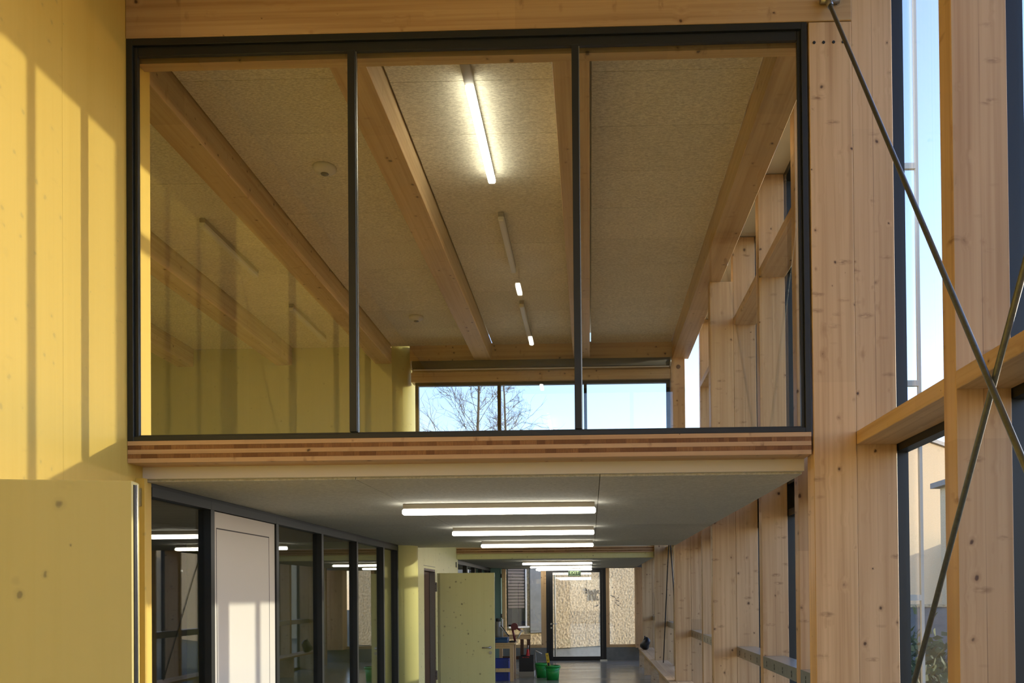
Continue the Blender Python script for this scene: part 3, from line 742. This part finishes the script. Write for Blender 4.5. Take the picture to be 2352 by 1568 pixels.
# ------------------------------------------------------------------ building-site things at the far end
ty0, ty1 = 16.05, 16.62
t = root('work_table', (-1.75, 16.3, FL), 'rough wooden work table beside the open pale door', 'table')
TX0, TX1, TH = -2.2, -1.505, -.955
box('table_top', TX0, TX1+.03, ty0, ty1, TH-.03, TH, W_BEAMX, t, bev=.003)
for x in (TX0+.02, TX1-.07):
    for y in (ty0+.01, ty1-.08): box('leg', x, x+.07, y, y+.07, FL, TH-.0305, W_POST, t)
for y in (ty0+.01, ty1-.08): box('stretcher', TX0+.091, TX1-.071, y+.005, y+.06, FL+.18, FL+.25, W_BEAMX, t)
box('apron', TX0+.091, TX1-.071, ty0+.012, ty0+.035, TH-.11, TH-.031, W_BEAMX, t)
cr_ = root('blue_crate', (-1.8, 16.2, FL), 'blue plastic crate under the work table', 'crate')
def openbox(name, x0, x1, y0, y1, h0, h1, th, mat, parent):
    bm = bmesh.new(); z0, z1 = h0+EYE, h1+EYE; cx, c2 = (x0+x1)/2, (y0+y1)/2
    for q in ((x0, x1, y0, y1, z0, z0+th), (x0, x0+th, y0, y1, z0+th, z1), (x1-th, x1, y0, y1, z0+th, z1), (x0+th, x1-th, y0, y0+th, z0+th, z1), (x0+th, x1-th, y1-th, y1, z0+th, z1)):
        bm_box(bm, q[0]-cx, q[1]-cx, q[2]-c2, q[3]-c2, q[4]-z0, q[5]-z0)
    return fin(name, bm, mat, parent, (cx, c2, z0))
openbox('crate_body', -2.09, -1.61, 16.15, 16.5, FL, FL+.42, .012, BLUE, cr_)
box('crate_rim', -2.10, -1.60, 16.14, 16.149, FL+.39, FL+.42, BLUE, cr_)
c2_ = root('blue_tool_case', (-1.9, 16.3, TH), 'flat dark blue tool case on the work table', 'case')
box('case_body', -2.15, -1.62, 16.1, 16.45, TH, TH+.075, BLUE2, c2_, bev=.008); box('case_lid', -2.15, -1.62, 16.1, 16.45, TH+.078, TH+.10, BLUE2, c2_, bev=.006)
box('case_handle', -1.95, -1.83, 16.08, 16.099, TH+.05, TH+.07, BLK, c2_)
cn = root('sealant_canister', (-1.85, 16.35, TH+.1), 'grey canister with dark cap standing on the blue case', 'canister')
lathe('canister_body', P(-1.83, 16.3, TH+.10), [(.001, 0), (.06, 0), (.062, .02), (.062, .29), (.05, .31), (.001, .312)], DGREY, cn, caps=False); lathe('canister_cap', P(-1.83, 16.3, TH+.4125), [(.001, 0), (.04, 0), (.04, .06), (.001, .062)], DARK, cn, caps=False)
wt = root('white_paper_roll', (-1.77, 16.3, TH+.1), 'white upright roll beside the grey canister', 'roll')
cyl('roll_body', P(-1.745, 16.3, TH+.1005), P(-1.745, 16.32, TH+.46), .018, WHITE, wt)
for q, (a, b_, m_, rr, n_, l_) in enumerate((((-1.76, 16.2, TH+.34), (-1.6, 16.2, TH+.12), BLK, .009, 'clamp_bar', 'black slanted clamp bar on the tool case'), ((-1.77, 16.25, TH+.3), (-1.62, 16.22, TH+.13), WHITE, .014, 'caulking_tube', 'white slanted tube leaning on the canister'))):
    cyl(n_, P(*a), P(*b_), rr, m_, label=l_, category='tool')
sw = root('mitre_saw', (-1.5, 16.35, TH), 'dark red hand saw machine with white arm on the table edge', 'saw')
cyl('blade_guard', P(-1.50, 16.25, TH+.31), P(-1.50, 16.33, TH+.31), .07, DRED, sw, n=20)
cyl('saw_arm', P(-1.55, 16.3, TH+.3), P(-1.49, 16.3, TH+.02), .022, DRED, sw); cyl('saw_handle', P(-1.62, 16.3, TH+.33), P(-1.45, 16.3, TH+.33), .016, BLK, sw)
cyl('white_arm', P(-1.36, 16.3, TH+.22), P(-1.44, 16.3, TH+.08), .014, WHITE, sw); cyl('white_joint', P(-1.36, 16.28, TH+.22), P(-1.36, 16.32, TH+.22), .026, WHITE, sw)
cyl('front_arm', P(-1.49, 16.3, TH+.3), P(-1.36, 16.3, TH+.22), .02, DRED, sw)
box('saw_base', -1.6, -1.475, 16.2, 16.42, TH+.0005, TH+.03, BLK, sw, bev=.004)
# second trestle behind
tr = root('brown_trestle', (-1.5, 17.6, FL), 'darker wooden trestle standing behind the work table', 'trestle')
box('trestle_beam', -2.0, -1.28, 17.6, 17.68, -.97, -.87, W_BEAMX, tr)
for x in (-1.95, -1.5, -1.36): box('leg', x, x+.07, 17.605, 17.675, FL, -.9705, BROWN if x > -1.6 else W_POST, tr)
box('stretcher', -1.879, -1.501, 17.61, 17.67, -1.4, -1.33, BROWN, tr)
cd = root('cardboard_box', (-1.7, 17.2, FL), 'brown cardboard box on the floor behind the blue crate', 'box')
openbox('box_body', -1.99, -1.58, 17.0, 17.35, FL, FL+.3, .008, BROWN, cd)
bx = root('black_crate', (-1.35, 16.3, FL+.1), 'black box standing on a pale carton beside the buckets', 'crate')
box('pale_carton', -1.48, -1.165, 16.95, 17.35, FL, FL+.10, GREYBOX, label='flat pale carton under the black box', category='carton')
openbox('crate_body', -1.475, -1.175, 16.97, 17.3, FL+.1005, FL+.42, .01, BLK, bx)
for x in (-1.40, -1.36, -1.32, -1.29): box('red_label', x, x+.022, 16.9675, 16.9695, FL+.385, FL+.40, RED, bx)
rc = root('red_cloth_bag', (-1.33, 17.1, FL+.42), 'red bag sticking out of the black box', 'bag')
bm = bmesh.new()
R0 = []
for j in range(7):
    tt = j/6; ring = []
    for i in range(14):
        a = 2*math.pi*i/14; rad = (.075*(1-tt)+.018*tt)*(1+.16*math.sin(a*4+j))
        ring.append(bm.verts.new((rad*math.cos(a)+.01*tt, rad*.7*math.sin(a), .02+tt*.33)))
    R0.append(ring)
for A, B in zip(R0, R0[1:]):
    for i in range(14): bm.faces.new((A[i], A[(i+1) % 14], B[(i+1) % 14], B[i]))
bm.faces.new(R0[-1]); bm.faces.new(R0[0][::-1])
fin('bag_body', bm, RED, rc, P(-1.31, 17.1, FL+.2), True)
cyl('bag_tie', P(-1.30, 17.1, FL+.55), P(-1.29, 17.1, FL+.63), .008, WHITE, rc)
st = root('angle_bracket', (-1.05, 17.5, FL), 'bent grey metal bracket leaning behind the green buckets', 'bracket')
cyl('bracket_leg', P(-1.16, 17.4, FL), P(-1.17, 17.4, FL+.5), .014, DGREY, st); cyl('bracket_arm', P(-1.17, 17.4, FL+.5), P(-1.03, 17.4, FL+.43), .016, GREYBOX, st)
# buckets
def bucket(x, y, rr, hh, lab, handle):
    b_ = root('green_bucket', (x, y, FL), lab, 'bucket', 'green plastic buckets by the exit')
    t_ = .006
    lathe('bucket_body', P(x, y, FL), [(.001, 0), (rr*.82, 0), (rr*.97, hh*.96), (rr*.97-t_, hh*.96), (rr*.8, .01), (.001, .01)], GREEN, b_, 28, caps=False)
    lathe('bucket_rim', P(x, y, FL+hh*.88), [(rr*.96, 0), (rr*1.05, 0), (rr*1.06, hh*.12), (rr*.97, hh*.125)], GREEN, b_, 28, caps=False)
    bm = bmesh.new(); prev = None
    for i in range(17):
        a = math.pi*(1+i/16); px_, pz = rr*1.07*math.cos(a), hh*.88+rr*.55*math.sin(a)*.9; py_ = -rr*.98*abs(math.sin(a))-.012
        q = Vector((px_, py_, pz))
        if prev is not None: cyl_bm(bm, prev, q, .005, n=6)
        prev = q
    fin('bucket_handle', bm, GREEN, b_, P(x, y, FL), True)
    return b_
bucket(-.99, 16.75, .135, .29, 'left green bucket, partly behind the other one', True)
bucket(-.755, 16.32, .145, .28, 'right green bucket holding a yellow spirit level', True)
sl = root('spirit_level', (-.78, 16.36, FL+.2), 'yellow spirit level standing in the right green bucket', 'tool')
bm = bmesh.new(); bm_box(bm, -.028, .028, -.012, .012, 0, .50)
for f_ in (0,): pass
so = fin('level_body', bm, YEL, sl, P(-.79, 16.30, FL+.03)); so.rotation_euler.y = math.radians(-9)
for z_ in (.36, .45):
    bm = bmesh.new(); cyl_bm(bm, (0, -.0125, z_), (0, -.0145, z_), .010, n=12)
    v_ = fin('vial', bm, BLK, sl, P(-.79, 16.30, FL+.03)); v_.rotation_euler.y = math.radians(-9)
cyl('trowel', P(-.80, 16.25, FL+.05), P(-.835, 16.25, FL+.34), .02, BLK, label='black tool handle in the right green bucket', category='tool')

# ------------------------------------------------------------------ outside right: house, garden
h_ang = math.radians(48)
hx_, hy_ = 17.5, 42.0
def hb(name, u0, u1, d0, d1, h0, h1, mat, parent):
    ux, uy = math.cos(h_ang), math.sin(h_ang); nx, ny = math.sin(h_ang), -math.cos(h_ang)
    bm = bmesh.new(); bm_box(bm, -(u1-u0)/2, (u1-u0)/2, -(d1-d0)/2, (d1-d0)/2, -(h1-h0)/2, (h1-h0)/2)
    uc, dc = (u0+u1)/2, (d0+d1)/2
    o = fin(name, bm, mat, parent, (hx_+ux*uc+nx*dc, hy_+uy*uc+ny*dc, (h0+h1)/2+EYE)); o.rotation_euler.z = h_ang; return o
hs = root('neighbour_house', (hx_, hy_, FL), 'beige rendered house outside the right glass wall', 'house')
hb('house_wall', -9, 16, -6, 0, FL-.3, 7.3, HOUSE, hs)
hb('roof_edge', -9.1, 16.1, -6.1, .15, 7.31, 7.5, CONC, hs)
hb('side_wing', 2.2, 9, .001, 4.0, FL-.3, 2.4, HOUSE, hs)
hb('lean_to_roof', 2.0, 9.1, .16, 4.2, 2.41, 2.6, CONC, hs)
def shrub(x, y, s, lab):
    r_ = random.Random(int(x*100)); bm = bmesh.new()
    for i in range(520):
        a, b_, c_ = r_.gauss(0, .36), r_.gauss(0, .36), abs(r_.gauss(.45, .28))
        q = Vector((a*s, b_*s, c_*s)); d = Vector((r_.uniform(-1, 1), r_.uniform(-1, 1), r_.uniform(-.3, 1))).normalized(); e = d.orthogonal()*.35
        l_ = .11*s
        v0 = bm.verts.new(q); v1 = bm.verts.new(q+d*l_*.5+e*l_); v2 = bm.verts.new(q+d*l_*1.3); v3 = bm.verts.new(q+d*l_*.5-e*l_); bm.faces.new((v0, v1, v2, v3))
    rt = root('shrub', (x, y, FL-.27), lab, 'shrub')
    me = bpy.data.meshes.new('foliage'); bm.to_mesh(me); bm.free(); link('foliage', me, HEDGE, rt, P(x, y, FL-.27))['kind'] = 'stuff'
    bm = bmesh.new()
    for i in range(5):
        cyl_bm(bm, (0, 0, 0), (r_.uniform(-.3, .3)*s, r_.uniform(-.3, .3)*s, .7*s), .014, .006, 6)
    fin('stems', bm, BARK, rt, P(x, y, FL-.27))
shrub(4.6, 11.2, 1.1, 'green shrub outside the right glass, nearer the building')
shrub(5.9, 14.2, 1.3, 'larger shrub outside the right glass, before the house')
shrub(8.2, 15.6, 1.0, 'shrub outside the right glass, behind the larger one')
gw = root('garden_wall', (6.5, 17, FL-.27), 'low pale garden wall in front of the house', 'garden wall')
box('wall_course', 4.5, 9.5, 17.0, 17.25, FL-.27, -.35, CONC, gw); box('coping', 4.45, 9.55, 16.97, 17.28, -.349, -.29, STUCCO, gw)
tx = root('facade_trellis', (3.2, 8, FL), 'slim pale trellis with rungs outside the right glass wall', 'trellis')
for x in (3.02, 3.17): box('upright', x, x+.028, 8.0, 8.04, FL-.27, 7.6, WHITEB, tx)
for h in (4.06, 1.96, -.1): box('rung', 3.049, 3.169, 8.0, 8.04, h, h+.055, WHITEB, tx)

ob = root('sun_blocker', (11.5, 20, FL), 'unseen block added beyond the right glass wall to shade the second hall', 'sun blocker')  # unseen block, added to keep low sun off the second hall's lower wall
box('sun_blocker_body', 10, 13, 16.2, 23.8, FL-.27, 2.9, HOUSE, ob); box('sun_blocker_cap', 9.8, 13.2, 16.0, 24.0, 2.901, 3.05, CONC, ob)
# bare tree outside the rear gallery window
def tree(x, y, H, lab, seed, spread=1.0):
    r_ = random.Random(seed); bmT = bmesh.new(); bmB = bmesh.new()
    def limb(bm, p, d, L, r0, segs, wob, n):
        pts = [p]
        for i in range(segs):
            q = p+d*(L/segs); cyl_bm(bm, p, q, r0*(1-.75*i/segs), r0*(1-.75*(i+1)/segs), n, cap=False)
            p = q; pts.append(q)
            d = (d+Vector((r_.gauss(0, wob), r_.gauss(0, wob), r_.gauss(.03, wob)))).normalized()
        return pts
    tr_ = limb(bmT, Vector((0, 0, 0)), Vector((0, 0, 1)), H, .10, 12, .03, 8)
    def at(pts, t):
        f_ = t*(len(pts)-1); i = min(int(f_), len(pts)-2); return pts[i].lerp(pts[i+1], f_-i), (pts[i+1]-pts[i]).normalized()
    for i in range(46):
        t = .32+.66*i/46; p, d = at(tr_, t); a = i*2.4+r_.random()
        L = (1.9*(1-t)+.5)*1.25*spread
        dd = Vector((math.cos(a), math.sin(a), r_.uniform(.35, 1.0))).normalized()
        b1 = limb(bmB, p, dd, L, .022*(1.3-t), 6, .13, 4)
        for j in range(9):
            p2, d2 = at(b1, r_.uniform(.2, 1)); s2 = Vector((r_.gauss(0, 1), r_.gauss(0, 1), r_.gauss(.1, 1))).normalized()
            b2 = limb(bmB, p2, (d2+s2*.9).normalized(), L*r_.uniform(.25, .5), .008, 4, .2, 3)
            for q_ in range(4):
                p3, d3 = at(b2, r_.uniform(.3, 1)); s3 = Vector((r_.gauss(0, 1), r_.gauss(0, 1), r_.gauss(0, 1))).normalized()
                limb(bmB, p3, (d3+s3).normalized(), L*.16, .0045, 2, .2, 3)
    rt = root('bare_tree', (x, y, FL-.27), lab, 'tree')
    fin('trunk', bmT, BARK, rt, P(x, y, FL-.27)); fin('branches', bmB, BARK, rt, P(x, y, FL-.27))['kind'] = 'stuff'
tree(-4.05, 26.5, 9.8, 'bare tree seen through the left part of the rear gallery window', 3, 1.6)
tree(-2.9, 31.5, 10.6, 'bare tree behind the dark mullion of the rear gallery window', 11, .9)
